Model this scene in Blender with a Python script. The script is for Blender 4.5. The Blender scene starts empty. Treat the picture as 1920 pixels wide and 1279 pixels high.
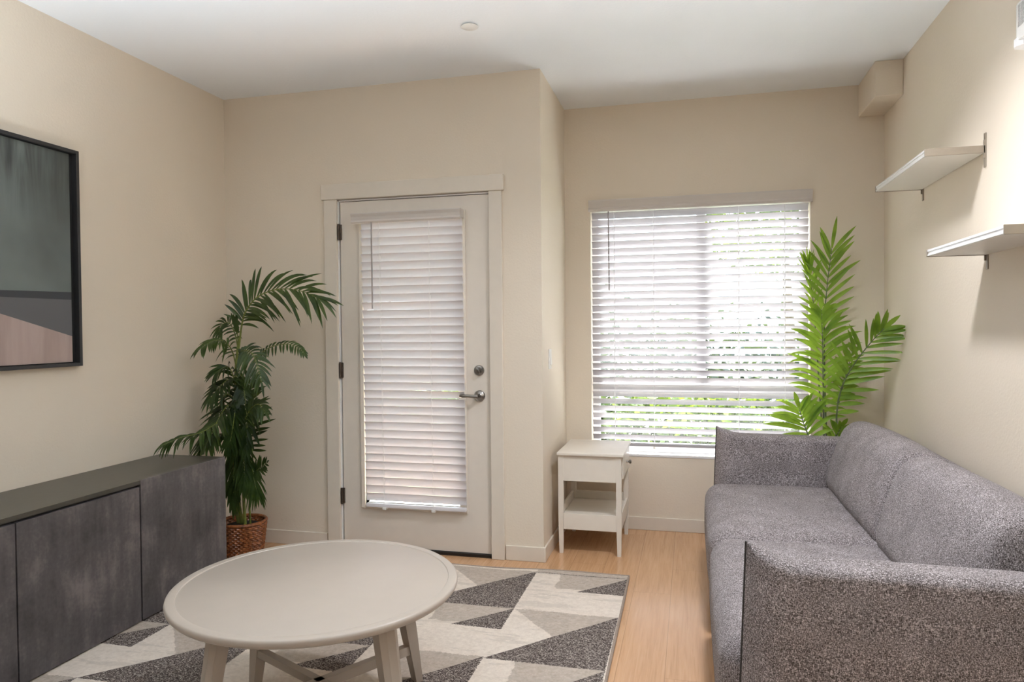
import bpy, bmesh, math, random
from mathutils import Vector, Matrix
random.seed(7)
scene = bpy.context.scene
C = scene.collection
R = math.radians

# ------------------------------------------------------------------ helpers
def node_mat(name):
    m = bpy.data.materials.new(name); m.use_nodes = True
    nt = m.node_tree; nt.nodes.clear()
    out = nt.nodes.new('ShaderNodeOutputMaterial')
    return m, nt, out

class NB:
    """small node-building helper"""
    def __init__(s, nt): s.nt = nt
    def n(s, t, **kw):
        nd = s.nt.nodes.new(t)
        for k, v in kw.items(): setattr(nd, k, v)
        return nd
    def l(s, a, b): s.nt.links.new(a, b)
    def math(s, op, a, b=None, c=None, clamp=False):
        nd = s.n('ShaderNodeMath', operation=op, use_clamp=clamp)
        for i, v in enumerate((a, b, c)):
            if v is None: continue
            if isinstance(v, (int, float)): nd.inputs[i].default_value = v
            else: s.l(v, nd.inputs[i])
        return nd.outputs[0]
    def coord(s, scale=(1, 1, 1), kind='Object'):
        tc = s.n('ShaderNodeTexCoord'); mp = s.n('ShaderNodeMapping')
        mp.inputs['Scale'].default_value = scale
        s.l(tc.outputs[kind], mp.inputs['Vector'])
        return mp.outputs[0]
    def noise(s, vec, scale, detail=2, rough=.5, dist=0):
        nd = s.n('ShaderNodeTexNoise')
        nd.inputs['Scale'].default_value = scale; nd.inputs['Detail'].default_value = detail
        nd.inputs['Roughness'].default_value = rough; nd.inputs['Distortion'].default_value = dist
        s.l(vec, nd.inputs['Vector']); return nd.outputs['Fac']
    def ramp(s, fac, stops):
        nd = s.n('ShaderNodeValToRGB'); e = nd.color_ramp.elements
        while len(e) < len(stops): e.new(.5)
        for el, (p, c) in zip(e, stops):
            el.position = p; el.color = (*c, 1) if len(c) == 3 else c
        s.l(fac, nd.inputs[0]); return nd.outputs[0]
    def mix(s, fac, a, b):
        nd = s.n('ShaderNodeMix', data_type='RGBA')
        for sock, v in ((nd.inputs[0], fac), (nd.inputs[6], a), (nd.inputs[7], b)):
            if isinstance(v, (int, float)): sock.default_value = v
            elif isinstance(v, tuple): sock.default_value = (*v, 1)
            else: s.l(v, sock)
        return nd.outputs[2]
    def bump(s, h, strength, dist=.01):
        nd = s.n('ShaderNodeBump'); nd.inputs['Strength'].default_value = strength
        nd.inputs['Distance'].default_value = dist; s.l(h, nd.inputs['Height']); return nd.outputs[0]
    def bsdf(s, out, col, rough=.5, metal=0, normal=None, spec=.5):
        b = s.n('ShaderNodeBsdfPrincipled')
        if isinstance(col, tuple): b.inputs['Base Color'].default_value = (*col, 1)
        else: s.l(col, b.inputs['Base Color'])
        if isinstance(rough, (int, float)): b.inputs['Roughness'].default_value = rough
        else: s.l(rough, b.inputs['Roughness'])
        b.inputs['Metallic'].default_value = metal
        b.inputs['Specular IOR Level'].default_value = spec
        if normal is not None: s.l(normal, b.inputs['Normal'])
        s.l(b.outputs[0], out.inputs[0]); return b

def plain(name, col, rough=.5, metal=0, var=.06, scale=18, bumps=0, bscale=300, spec=.5):
    m, nt, out = node_mat(name); b = NB(nt); v = b.coord()
    f = b.noise(v, scale, 3)
    lo = tuple(c * (1 - var) for c in col); hi = tuple(min(1, c * (1 + var)) for c in col)
    nrm = b.bump(b.noise(v, bscale, 2), bumps, .002) if bumps else None
    b.bsdf(out, b.ramp(f, [(.3, lo), (.7, hi)]), rough, metal, nrm, spec)
    return m

class MB:
    """collects shapes into one bmesh, then links them as ONE mesh object"""
    def __init__(s): s.bm = bmesh.new()
    def box(s, lo, hi, bev=0, seg=2):
        r = bmesh.ops.create_cube(s.bm, size=1)
        vs = r['verts']
        for v in vs:
            v.co = Vector([lo[i] + (v.co[i] + .5) * (hi[i] - lo[i]) for i in range(3)])
        if bev:
            es = list({e for v in vs for e in v.link_edges})
            bmesh.ops.bevel(s.bm, geom=es, offset=bev, segments=seg, affect='EDGES', profile=.5)
        return s
    def prism(s, pts, lo, hi, axis=1):
        """closed polygon pts (two coordinates) extruded along axis from lo to hi"""
        def mk(p, a):
            c = list(p); c.insert(axis, a); return Vector(c)
        A = [s.bm.verts.new(mk(p, lo)) for p in pts]; B = [s.bm.verts.new(mk(p, hi)) for p in pts]
        n = len(pts)
        s.bm.faces.new(A); s.bm.faces.new(B[::-1])
        for i in range(n): s.bm.faces.new((A[i], B[i], B[(i+1) % n], A[(i+1) % n]))
        return s
    def loft(s, rings, cap=True):
        V = [[s.bm.verts.new(p) for p in r] for r in rings]; n = len(V[0])
        for a, b in zip(V, V[1:]):
            for i in range(n): s.bm.faces.new((a[i], a[(i+1) % n], b[(i+1) % n], b[i]))
        if cap:
            s.bm.faces.new(V[0][::-1]); s.bm.faces.new(V[-1])
        return s
    def tube(s, pts, rad, n=8):
        pts = [Vector(p) for p in pts]; rings = []
        rads = rad if isinstance(rad, (list, tuple)) else [rad] * len(pts)
        ref = Vector((.3, .2, 1)).normalized()
        for i, p in enumerate(pts):
            t = (pts[min(i+1, len(pts)-1)] - pts[max(i-1, 0)]).normalized()
            a = t.cross(ref)
            if a.length < .1: a = t.cross(Vector((1, 0, 0)))
            a.normalize(); b = t.cross(a)
            rings.append([p + (a * math.cos(k*2*math.pi/n) + b * math.sin(k*2*math.pi/n)) * rads[i] for k in range(n)])
        return s.loft(rings)
    def lathe(s, prof, center=(0, 0, 0), n=48, axis='z'):
        rings = []
        for r, h in prof:
            ring = []
            for k in range(n):
                a = 2 * math.pi * k / n; x, y = r * math.cos(a), r * math.sin(a)
                v = (x, y, h) if axis == 'z' else ((x, h, y) if axis == 'y' else (h, x, y))
                ring.append(Vector(center) + Vector(v))
            rings.append(ring)
        return s.loft(rings)
    def build(s, name, mat, parent=None, smooth=False):
        bmesh.ops.recalc_face_normals(s.bm, faces=s.bm.faces)
        me = bpy.data.meshes.new(name); s.bm.to_mesh(me); s.bm.free()
        if smooth:
            for p in me.polygons: p.use_smooth = True
            try: me.set_sharp_from_angle(angle=R(40))
            except Exception: pass
        for m in (mat if isinstance(mat, list) else [mat]): me.materials.append(m)
        o = bpy.data.objects.new(name, me); C.objects.link(o)
        if parent is not None:
            o.parent = parent
            o.location = -parent.location if parent.parent is None and not parent.data else (0, 0, 0)
        return o

def thing(name, label, cat, loc=(0, 0, 0), group=None):
    o = bpy.data.objects.new(name, None); C.objects.link(o)
    o.location = loc; o.empty_display_size = .1
    tag(o, label, cat, group); return o
def tag(o, label=None, cat=None, group=None, kind=None):
    for k, v in (('label', label), ('category', cat), ('group', group), ('kind', kind)):
        if v: o[k] = v
    return o
def struct(name, mb, mat, parent=None, label=None, cat=None, smooth=False):
    o = mb.build(name, mat, parent, smooth)
    if parent is None: tag(o, label, cat, None, 'structure')
    return o
def box(lo, hi, bev=0, seg=2): return MB().box(lo, hi, bev, seg)

# ------------------------------------------------------------------ dimensions
XL, YB, XC, YW, XR, ZC = -2.789, 3.860, -0.797, 4.626, 1.108, 2.723
YR = -3.4                       # rear wall, behind the viewer
T = .15                         # wall thickness
DX0, DX1, DZ = -2.030, -1.090, 2.066      # door opening
WX0, WX1, WZ0, WZ1 = -.632, .703, .480, 2.10   # window opening

# ------------------------------------------------------------------ materials
def wall_mat(name, col):
    m, nt, out = node_mat(name); b = NB(nt); v = b.coord()
    f = b.noise(v, 2.2, 2)
    c = b.ramp(f, [(.3, tuple(x*.985 for x in col)), (.7, tuple(min(1, x*1.015) for x in col))])
    h = b.noise(v, 85, 3, .55)
    b.bsdf(out, c, .62, 0, b.bump(h, .22, .004), .3); return m
M_wall = wall_mat('beige_wall_paint', (.735, .655, .545))
M_ceil = wall_mat('white_ceiling_paint', (.82, .85, .88))
M_trim = plain('cream_trim_paint', (.70, .635, .545), .42, var=.015)
M_door = plain('cream_door_paint', (.70, .64, .565), .4, var=.015)
M_white = plain('white_furniture_paint', (.74, .69, .61), .34, var=.015)
M_tablewhite = plain('warm_white_lacquer', (.45, .395, .34), .36, var=.012)
M_metal = plain('brushed_nickel', (.30, .28, .26), .28, 1, var=.08, scale=60)
M_dark = plain('dark_bronze', (.035, .03, .027), .4, .6)
M_hinge = plain('aged_bronze_hinge', (.10, .075, .06), .4, .8)
M_val = plain('blind_valance_white', (.62, .575, .535), .4, var=.01)
M_plastic = plain('white_plastic', (.76, .75, .72), .35, var=.01)
M_black = plain('black_frame_wood', (.030, .029, .030), .35, var=.1)
M_vinyl = plain('white_vinyl', (.78, .77, .77), .4, var=.01)

def slat_mat(name, alb, trans):
    m, nt, out = node_mat(name); b = NB(nt); v = b.coord((1, 30, 30))
    c = b.ramp(b.noise(v, 6, 3), [(.3, (alb-.02, alb-.04, alb-.02)), (.7, (alb+.02, alb, alb+.02))])
    d = b.n('ShaderNodeBsdfDiffuse'); t = b.n('ShaderNodeBsdfTranslucent'); g = b.n('ShaderNodeBsdfGlossy')
    b.l(c, d.inputs[0]); b.l(c, t.inputs[0]); g.inputs['Roughness'].default_value = .35
    m1 = b.n('ShaderNodeMixShader'); m1.inputs[0].default_value = trans
    b.l(d.outputs[0], m1.inputs[1]); b.l(t.outputs[0], m1.inputs[2])
    m2 = b.n('ShaderNodeMixShader'); m2.inputs[0].default_value = .05
    b.l(m1.outputs[0], m2.inputs[1]); b.l(g.outputs[0], m2.inputs[2]); b.l(m2.outputs[0], out.inputs[0])
    return m
M_slat = slat_mat('white_blind_slat', .47, .03)
M_slat_bright = slat_mat('brightened_white_slat', .80, .30)  # same slats made paler and more translucent: brightness put into the material

def glass_mat(name, gloss=.06):
    m, nt, out = node_mat(name); b = NB(nt)
    t = b.n('ShaderNodeBsdfTransparent'); t.inputs[0].default_value = (.95, .97, .96, 1)
    g = b.n('ShaderNodeBsdfGlossy'); g.inputs['Roughness'].default_value = .02
    lw_ = b.n('ShaderNodeLayerWeight'); lw_.inputs[0].default_value = .5
    fac = b.math('ADD', .03, b.math('MULTIPLY', b.math('POWER', lw_.outputs['Facing'], 5.0), .6))
    mx = b.n('ShaderNodeMixShader')
    b.l(fac, mx.inputs[0]); b.l(t.outputs[0], mx.inputs[1]); b.l(g.outputs[0], mx.inputs[2])
    b.l(mx.outputs[0], out.inputs[0]); return m
M_glass = glass_mat('window_glass')
def screen_mat():
    m, nt, out = node_mat('grey_insect_mesh'); b = NB(nt)
    t = b.n('ShaderNodeBsdfTransparent'); d = b.n('ShaderNodeBsdfDiffuse'); d.inputs[0].default_value = (.55, .54, .55, 1)
    mx = b.n('ShaderNodeMixShader'); mx.inputs[0].default_value = .13
    b.l(t.outputs[0], mx.inputs[1]); b.l(d.outputs[0], mx.inputs[2]); b.l(mx.outputs[0], out.inputs[0]); return m
M_screen = screen_mat()

def floor_mat():
    m, nt, out = node_mat('oak_plank_floor'); b = NB(nt)
    tc = b.n('ShaderNodeTexCoord'); sp = b.n('ShaderNodeSeparateXYZ'); b.l(tc.outputs['Object'], sp.inputs[0])
    u = b.math('DIVIDE', b.math('ADD', sp.outputs[0], 10.0), .18)
    row = b.math('FLOOR', u); fu = b.math('FRACT', u)
    off = b.math('FRACT', b.math('MULTIPLY', b.math('SINE', b.math('MULTIPLY', row, 12.9898)), 43758.5))
    w = b.math('ADD', b.math('DIVIDE', b.math('ADD', sp.outputs[1], 10.0), 1.22), off)
    pl = b.math('FLOOR', w); fw = b.math('FRACT', w)
    rnd = b.math('FRACT', b.math('MULTIPLY', b.math('SINE', b.math('ADD', b.math('MULTIPLY', row, 7.13), b.math('MULTIPLY', pl, 3.71))), 4375.5))
    cmb = b.n('ShaderNodeCombineXYZ'); b.l(b.math('MULTIPLY', sp.outputs[0], 34.0), cmb.inputs[0])
    b.l(b.math('MULTIPLY', sp.outputs[1], 1.6), cmb.inputs[1]); b.l(b.math('MULTIPLY', rnd, 9.0), cmb.inputs[2])
    g = b.noise(cmb.outputs[0], 1.6, 5, .62, .6)
    cmb2 = b.n('ShaderNodeCombineXYZ'); b.l(b.math('MULTIPLY', sp.outputs[0], 160.0), cmb2.inputs[0])
    b.l(b.math('MULTIPLY', sp.outputs[1], 4.0), cmb2.inputs[1]); b.l(rnd, cmb2.inputs[2])
    g2 = b.noise(cmb2.outputs[0], 1.5, 3)
    gg = b.math('ADD', b.math('MULTIPLY', g, .7), b.math('MULTIPLY', g2, .3))
    col = b.ramp(gg, [(.25, (.40, .215, .105)), (.5, (.56, .33, .175)), (.78, (.66, .42, .25))])
    col = b.mix(b.math('MULTIPLY', rnd, .30), col, (.50, .28, .145))
    seam = b.math('MAXIMUM', b.math('LESS_THAN', b.math('MINIMUM', fu, b.math('SUBTRACT', 1.0, fu)), .008),
                  b.math('LESS_THAN', fw, .0018))
    col = b.mix(b.math('MULTIPLY', seam, .35), col, (.14, .07, .035))
    rg = b.math('ADD', .15, b.math('MULTIPLY', g2, .12))
    b.bsdf(out, col, rg, 0, b.bump(gg, .06, .003), .55); return m
M_floor = floor_mat()

def fabric_mat():
    m, nt, out = node_mat('grey_melange_weave'); b = NB(nt)
    a = b.noise(b.coord((620, 620, 170)), 1, 2, .6)
    c = b.noise(b.coord((170, 620, 620)), 1, 2, .6)
    e = b.noise(b.coord((620, 170, 620)), 1, 2, .6)
    big = b.noise(b.coord((1, 1, 1)), 9, 3)
    s = b.math('DIVIDE', b.math('ADD', b.math('ADD', a, c), e), 3.0)
    s2 = b.math('ADD', s, b.math('MULTIPLY', b.math('SUBTRACT', big, .5), .05))
    col = b.ramp(s2, [(.37, (.018, .015, .013)), (.455, (.095, .082, .077)), (.525, (.26, .23, .232)), (.59, (.68, .62, .635))])
    bb = b.bsdf(out, col, .95, 0, b.bump(s, .55, .003), .1)
    bb.inputs['Sheen Weight'].default_value = .08; bb.inputs['Sheen Roughness'].default_value = .4
    return m
M_fabric = fabric_mat()
M_piping = plain('dark_piping_cord', (.045, .040, .038), .9, var=.2, scale=200)

def concrete_mat():
    m, nt, out = node_mat('dark_concrete_laminate'); b = NB(nt); v = b.coord((1, 1, 1)); v2 = b.coord((1, 9, 1.3))
    n1 = b.noise(v, 4.5, 5, .6, .4); n2 = b.noise(v2, 3.0, 4, .6); n3 = b.noise(v, 70, 2)
    f = b.math('ADD', b.math('ADD', b.math('MULTIPLY', n1, .55), b.math('MULTIPLY', n2, .3)), b.math('MULTIPLY', n3, .15))
    col = b.ramp(f, [(.36, (.052, .047, .048)), (.5, (.092, .082, .084)), (.62, (.165, .143, .138))])
    b.bsdf(out, col, b.math('ADD', .36, b.math('MULTIPLY', n1, .2)), 0, b.bump(n1, .05, .004), .4); return m
M_conc = concrete_mat()
M_top = plain('black_brown_foil', (.056, .051, .040), .34, var=.08, scale=30)

def rug_mat():
    m, nt, out = node_mat('triangle_pattern_rug'); b = NB(nt)
    tc = b.n('ShaderNodeTexCoord'); sp = b.n('ShaderNodeSeparateXYZ'); b.l(tc.outputs['Object'], sp.inputs[0])
    vec = tc.outputs['Object']
    j = b.math('MULTIPLY', b.math('SUBTRACT', b.noise(vec, 22, 4, .6), .5), .035)
    jf = b.math('MULTIPLY', b.math('SUBTRACT', b.noise(vec, 120, 3, .7), .5), .02)
    X = b.math('ADD', sp.outputs[0], jf); Y = b.math('ADD', sp.outputs[1], jf)
    u = b.math('DIVIDE', b.math('SUBTRACT', -.318, X), .4785)
    col = b.math('FLOOR', u); s = b.math('FRACT', u)
    odd = b.math('FLOORED_MODULO', col, 2.0)
    t = b.math('FRACT', b.math('ADD', b.math('SUBTRACT', b.math('ADD', Y, 10.0), .66), b.math('MULTIPLY', odd, .495)))
    hyp = b.math('MULTIPLY', b.math('SUBTRACT', 1.0, s), .51)
    big = b.math('LESS_THAN', t, hyp)
    sh = b.math('MULTIPLY', b.math('SUBTRACT', 1.0, b.math('DIVIDE', s, .475)), .23)
    t2 = b.math('SUBTRACT', t, .77)
    small = b.math('MULTIPLY', b.math('GREATER_THAN', t2, 0.0), b.math('LESS_THAN', t2, sh))
    dark = b.math('MAXIMUM', big, small)
    edge_ = b.math('MULTIPLY', b.math('GREATER_THAN', Y, 3.668), b.math('SUBTRACT', 1.0, odd))
    dark = b.math('MULTIPLY', dark, b.math('SUBTRACT', 1.0, edge_))
    # pale areas: cream and warm grey, with torn edges
    tj = b.math('ADD', t, j)
    g1 = b.math('MULTIPLY', b.math('LESS_THAN', tj, .505),
                b.math('GREATER_THAN', tj, b.math('SUBTRACT', .51, b.math('MULTIPLY', b.math('SUBTRACT', 1.0, s), .55))))
    g2 = b.math('MULTIPLY', b.math('GREATER_THAN', tj, .80), b.math('LESS_THAN', b.math('ADD', s, b.math('MULTIPLY', j, 3.0)), .72))
    wash = b.noise(b.coord((3, 14, 1)), 1.2, 5, .65)
    mott = b.noise(vec, 60, 4, .7)
    cream = b.ramp(mott, [(.3, (.64, .56, .48)), (.7, (.78, .70, .61))])
    grey = b.ramp(mott, [(.3, (.38, .32, .265)), (.7, (.54, .47, .40))])
    g = b.math('MULTIPLY', b.math('MAXIMUM', b.math('MAXIMUM', g1, g2), edge_), .9)
    pale = b.mix(g, cream, grey)
    pale = b.mix(b.math('MULTIPLY', b.math('GREATER_THAN', wash, .56), .28), pale, (.42, .37, .32))
    fl = b.noise(b.coord((170, 300, 170)), 1, 3, .75)
    dk = b.ramp(fl, [(.40, (.050, .038, .034)), (.52, (.115, .090, .082)), (.60, (.56, .50, .44))])
    c = b.mix(dark, pale, dk)
    pile = b.noise(vec, 420, 2, .7)
    b.bsdf(out, c, .97, 0, b.bump(pile, .6, .004), .05); return m
M_rug = rug_mat()
M_bind = plain('taupe_rug_binding', (.30, .235, .19), .9, var=.15, scale=150)

def leaf_mat(name, c0, c1, trans=.35):
    m, nt, out = node_mat(name); b = NB(nt); v = b.coord()
    f = b.noise(v, 14, 3); f2 = b.noise(v, 3, 2)
    col = b.ramp(b.math('ADD', b.math('MULTIPLY', f, .5), b.math('MULTIPLY', f2, .5)), [(.38, c0), (.62, c1)])
    p = b.n('ShaderNodeBsdfPrincipled'); b.l(col, p.inputs['Base Color']); p.inputs['Roughness'].default_value = .38
    t = b.n('ShaderNodeBsdfTranslucent'); tcx = b.mix(.6, col, (c1[0]*1.9, c1[1]*1.6, c1[2]*.6)); b.l(tcx, t.inputs[0])
    mx = b.n('ShaderNodeMixShader'); mx.inputs[0].default_value = trans
    b.l(p.outputs[0], mx.inputs[1]); b.l(t.outputs[0], mx.inputs[2]); b.l(mx.outputs[0], out.inputs[0]); return m
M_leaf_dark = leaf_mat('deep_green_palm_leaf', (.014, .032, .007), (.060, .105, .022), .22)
M_leaf_lit = leaf_mat('backlit_green_palm_leaf', (.055, .15, .018), (.23, .38, .055), .48)  # partly its own green, partly window backlight put into the colour
M_stem = plain('yellow_green_stem', (.16, .19, .035), .5, var=.35, scale=25)
M_stem2 = plain('green_brown_stem', (.10, .13, .06), .5, var=.35, scale=25)

def wicker_mat():
    m, nt, out = node_mat('brown_wicker'); b = NB(nt); v = b.coord()
    f = b.noise(v, 60, 3)
    b.bsdf(out, b.ramp(f, [(.3, (.12, .034, .010)), (.7, (.42, .15, .05))]), .35, 0, None, .5); return m
M_wicker = wicker_mat()
M_soil = plain('dark_moss_soil', (.02, .018, .012), .95, var=.4, scale=60, bumps=.8)

# ------------------------------------------------------------------ room shell
struct('floor', box((XL-.3, YR-.3, -.12), (XR+.3, YW+.16, 0)), M_floor)
struct('ceiling', box((XL-.3, YR-.3, ZC), (XR+.3, YW+.5, ZC+.25)), M_ceil)
struct('wall_left', box((XL-T, YR-T, 0), (XL, YB+T, ZC)), M_wall)
struct('wall_right', box((XR, YR-T, 0), (XR+T, YW+T, ZC)), M_wall)
struct('wall_rear', box((XL-T, YR-T, 0), (XR+T, YR, ZC)), plain('bounce_cutting_paint', (.20, .19, .18), .6))  # unseen wall, darkened to cut light bounced onto the sofa arm
w = MB()
w.box((XL, YB, 0), (DX0, YB+T, ZC)); w.box((DX1, YB, 0), (XC, YB+T, ZC)); w.box((DX0, YB, DZ), (DX1, YB+T, ZC))
struct('wall_back', w, M_wall)
struct('wall_return', box((XC-T, YB+T, 0), (XC, YW+T, ZC)), M_wall)
w = MB()
w.box((XC, YW, 0), (WX0, YW+T, ZC)); w.box((WX1, YW, 0), (XR, YW+T, ZC))
w.box((WX0, YW, 0), (WX1, YW+T, WZ0)); w.box((WX0, YW, WZ1), (WX1, YW+T, ZC))
struct('wall_window', w, M_wall)
struct('wall_soffit', box((.968, 4.234, 2.533), (XR, YW, ZC), .004), M_wall)

BH, BT = .083, .012
struct('baseboard_left', box((XL, YR, 0), (XL+BT, YB, BH), .003), M_trim)
w = MB(); w.box((XL+BT, YB-BT, 0), (-2.115, YB, BH), .003); w.box((-1.012, YB-BT, 0), (XC+BT, YB, BH), .003)
struct('baseboard_back', w, M_trim)
struct('baseboard_return', box((XC, YB, 0), (XC+BT, YW-BT, BH), .003), M_trim)
struct('baseboard_window', box((XC, YW-BT, 0), (XR, YW, BH), .003), M_trim)
struct('baseboard_right', box((XR-BT, YR, 0), (XR, YW-BT, BH), .003), M_trim)
struct('baseboard_rear', box((XL+BT, YR, 0), (XR-BT, YR+BT, BH), .003), M_trim)
# window sill board (painted return at the foot of the window)
struct('trim_1', box((WX0, YW-.004, WZ0-.012), (WX1, YW+T, WZ0+.004), .003), M_vinyl)
# door casing: two legs and a header
w = MB(); w.box((-2.108, YB-.018, 0), (DX0+.004, YB, 2.068), .003); w.box((DX1-.004, YB-.018, 0), (-1.018, YB, 2.068), .003)
struct('trim_2', w, M_trim)
struct('trim_3', box((-2.124, YB-.026, 2.068), (-1.006, YB, 2.158), .004), M_trim)

# ------------------------------------------------------------------ door
d = bpy.data.objects.new('door_1', None); C.objects.link(d); d.location = (-1.56, YB, 0); tag(d, kind='structure')
FY = YB + .006                                    # door face
LX0, LX1, LZ0, LZ1 = -1.868, -1.284, .272, 1.95   # glazed opening
x0, x1, z0, z1 = DX0+.018, DX1-.006, .022, DZ-.012
w = MB()
w.box((x0, FY, z0), (LX0, FY+.044, z1)); w.box((LX1, FY, z0), (x1, FY+.044, z1))
w.box((LX0, FY, z0), (LX1, FY+.044, LZ0)); w.box((LX0, FY, LZ1), (LX1, FY+.044, z1))
w.build('door_leaf', M_door, d)
w = MB(); fw = .026
w.box((LX0-fw, FY-.012, LZ0-fw), (LX0, FY+.05, LZ1+fw), .004); w.box((LX1, FY-.012, LZ0-fw), (LX1+.048, FY+.05, LZ1+fw), .004)
w.box((LX0, FY-.012, LZ0-fw), (LX1, FY+.05, LZ0), .004); w.box((LX0, FY-.012, LZ1), (LX1, FY+.05, LZ1+fw), .004)
w.build('glazing_frame', M_door, d)
box((LX0, FY+.022, LZ0), (LX1, FY+.028, LZ1)).build('glass_pane', M_glass, d)
w = MB()
w.box((DX0-.002, YB, 0), (DX0+.010, YB+T, DZ)); w.box((DX1-.004, YB, 0), (DX1+.002, YB+T, DZ)); w.box((DX0, YB, DZ-.008), (DX1, YB+T, DZ+.002))
w.box((DX0+.010, FY+.046, 0), (DX0+.03, YB+T, DZ)); w.box((DX1-.024, FY+.046, 0), (DX1-.004, YB+T, DZ)); w.box((DX0+.01, FY+.046, DZ-.03), (DX1-.01, YB+T, DZ-.008))
w.build('door_jamb', M_vinyl, d)
box((DX0+.010, YB-.006, 0), (DX1-.004, YB+T, .020), .003).build('threshold', M_dark, d)
for z in (1.832, 1.015, .268):
    w = MB(); w.box((DX0+.004, YB-.008, z), (DX0+.026, YB+.006, z+.09), .001)
    w.tube([(DX0+.014, YB-.012, z-.003), (DX0+.014, YB-.012, z+.093)], .0065, 10)
    w.build('hinge', M_hinge, d, True)
# deadbolt with thumb turn
w = MB(); w.lathe([(.001, -.0), (.030, 0), (.030, -.006), (.026, -.012), (.019, -.014), (.018, -.019), (.001, -.020)], (-1.163, FY, 1.064), 32, 'y')
bolt = w.build('deadbolt', M_metal, d, True)
mb = MB(); mb.box((-.006, -.036, -.020), (.006, -.018, .020), .004)
for v in mb.bm.verts: v.co = Matrix.Rotation(R(-28), 3, 'Y') @ v.co + Vector((-1.163, FY, 1.064))
mb.build('thumb_turn', M_metal, bolt, True)
# lever handle
w = MB(); w.lathe([(.001, 0), (.032, 0), (.032, -.006), (.028, -.011), (.016, -.014), (.012, -.018), (.011, -.045), (.001, -.046)], (-1.161, FY, .919), 32, 'y')
rose = w.build('handle_rose', M_metal, d, True)
w = MB(); w.tube([(-1.158, FY-.045, .919), (-1.175, FY-.047, .919), (-1.215, FY-.049, .921), (-1.250, FY-.048, .921), (-1.262, FY-.043, .920), (-1.266, FY-.036, .920)],
                 [.0105, .0105, .0095, .0095, .009, .006], 12)
w.build('lever', M_metal, rose, True)

# ------------------------------------------------------------------ blinds
def slat_mesh(mb, x0, x1, yc, zc, width, theta, arc=.0035, th=.0024, nx=10, tilt=0, jit=0, up=0):
    """one curved slat; the room-side edge is the higher one"""
    rows = []
    for i in range(nx + 1):
        f = i / nx; x = x0 + (x1 - x0) * f
        a = theta + jit * math.sin(f * 9 + zc * 31) + up * max(0, 1 - abs(f - .0) * 1.2) - tilt * max(0, f * 1.4 - .4)
        cs, sn = math.cos(a), math.sin(a); top, bot = [], []
        for k in range(6):
            q = k / 5 * 2 - 1                              # -1 outer (low) .. +1 room side (high)
            s = q * width / 2; hgt = arc * (1 - q * q)
            for lst, o in ((top, th / 2), (bot, -th / 2)):
                n = hgt + o
                lst.append((x, yc - s * cs + n * sn, zc + s * sn + n * cs))
        rows.append(top + bot[::-1])
    mb.loft(rows)

def ladder(mb, x, ya, yb, za, zb, hw, r=.0009):
    for s in (-1, 1):
        mb.tube([(x, ya + s*hw, za), (x, yb + s*hw, zb)], r, 5)
    mb.tube([(x, ya, za), (x, yb, zb)], r, 5)

# window blind
b = thing('window_blind', 'wide white horizontal blind with half open slats over the window beside the green palm', 'blind', (.036, YW, WZ0))
w = MB()
w.prism([(YW-.022, 2.047), (YW-.026, 2.060), (YW-.020, 2.072), (YW-.024, 2.090), (YW-.030, 2.112), (YW-.030, 2.120), (YW-.002, 2.120), (YW-.002, 2.047)], -.640, .712, 0)
w.build('valance', M_val, b)
box((WX0+.006, YW+.005, 2.050), (WX1-.006, YW+.060, 2.096), .003).build('headrail', M_val, b)
w = MB(); YS = YW + .036; pitch = .0464; z = 2.026; zs = []
while z > .575:
    slat_mesh(w, WX0+.007, WX1-.007, YS, z, .050, R(45.5 + random.uniform(-2.2, 2.2)), jit=R(1.2)); zs.append(z); z -= pitch
w.build('slats', M_slat, b, True)
box((WX0+.007, YS-.026, .532), (WX1-.007, YS+.026, .552), .005).build('bottom_rail', M_slat, b, True)
for x in (-.480, -.230, .290, .560):
    w = MB(); ladder(w, x, YS, YS, 2.05, .55, .0195); w.build('ladder_cord', M_vinyl, b)
    w = MB(); w.lathe([(.001, .518), (.008, .518), (.008, .530), (.004, .533), (.001, .533)], (x, YS-.018, 0), 12); w.build('cord_button', M_plastic, b, True)
M_wand = plain('smoky_clear_wand', (.34, .31, .31), .25, var=.05)
w = MB(); w.tube([(-.513, YW-.004, 2.05), (-.512, YW-.006, 1.80), (-.510, YW-.006, 1.535)], .0042, 8); w.build('tilt_wand', M_wand, b, True)

# door blind
b = thing('door_blind', 'narrow white horizontal blind with nearly closed slats hanging on the glazed door', 'blind', (-1.55, FY, .25))
w = MB()
w.prism([(3.792, 1.912), (3.786, 1.922), (3.791, 1.932), (3.788, 1.950), (3.780, 1.966), (3.780, 1.972), (3.800, 1.972), (3.800, 1.912)], -1.906, -1.243, 0)
w.box((-1.906, 3.80, 1.925), (-1.902, FY, 1.972)); w.box((-1.247, 3.80, 1.925), (-1.243, FY, 1.972))
w.build('valance', M_val, b)
box((-1.895, 3.802, 1.930), (-1.250, 3.855, 1.968), .003).build('headrail', M_val, b)
w = MB(); z = 1.900; i = 0
yz = lambda z: 3.806 + (1.90 - z) / 1.63 * .030
while z > .288:
    slat_mesh(w, -1.852, -1.238, yz(z), z, .050, R(65 + 9*max(0, i-10)/24 + random.uniform(-1.2, 1.2)), arc=.005, jit=R(1.5),
              up=R(-9) if i == 10 else 0, tilt=R(15) if i == 21 else 0)
    z -= pitch; i += 1
w.build('slats', M_slat_bright, b, True)
box((-1.850, yz(.3)-.010, .262), (-1.238, yz(.3)+.014, .284), .004).build('bottom_rail', M_slat_bright, b, True)
for x in (-1.735, -1.432):
    w = MB(); ladder(w, x, yz(1.93), yz(.28), 1.93, .28, .013, .0012); w.build('ladder_cord', M_vinyl, b)
    box((x-.012, yz(.3)-.013, .250), (x+.012, FY-.004, .264), .002).build('hold_down_clip', M_plastic, b)
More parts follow.
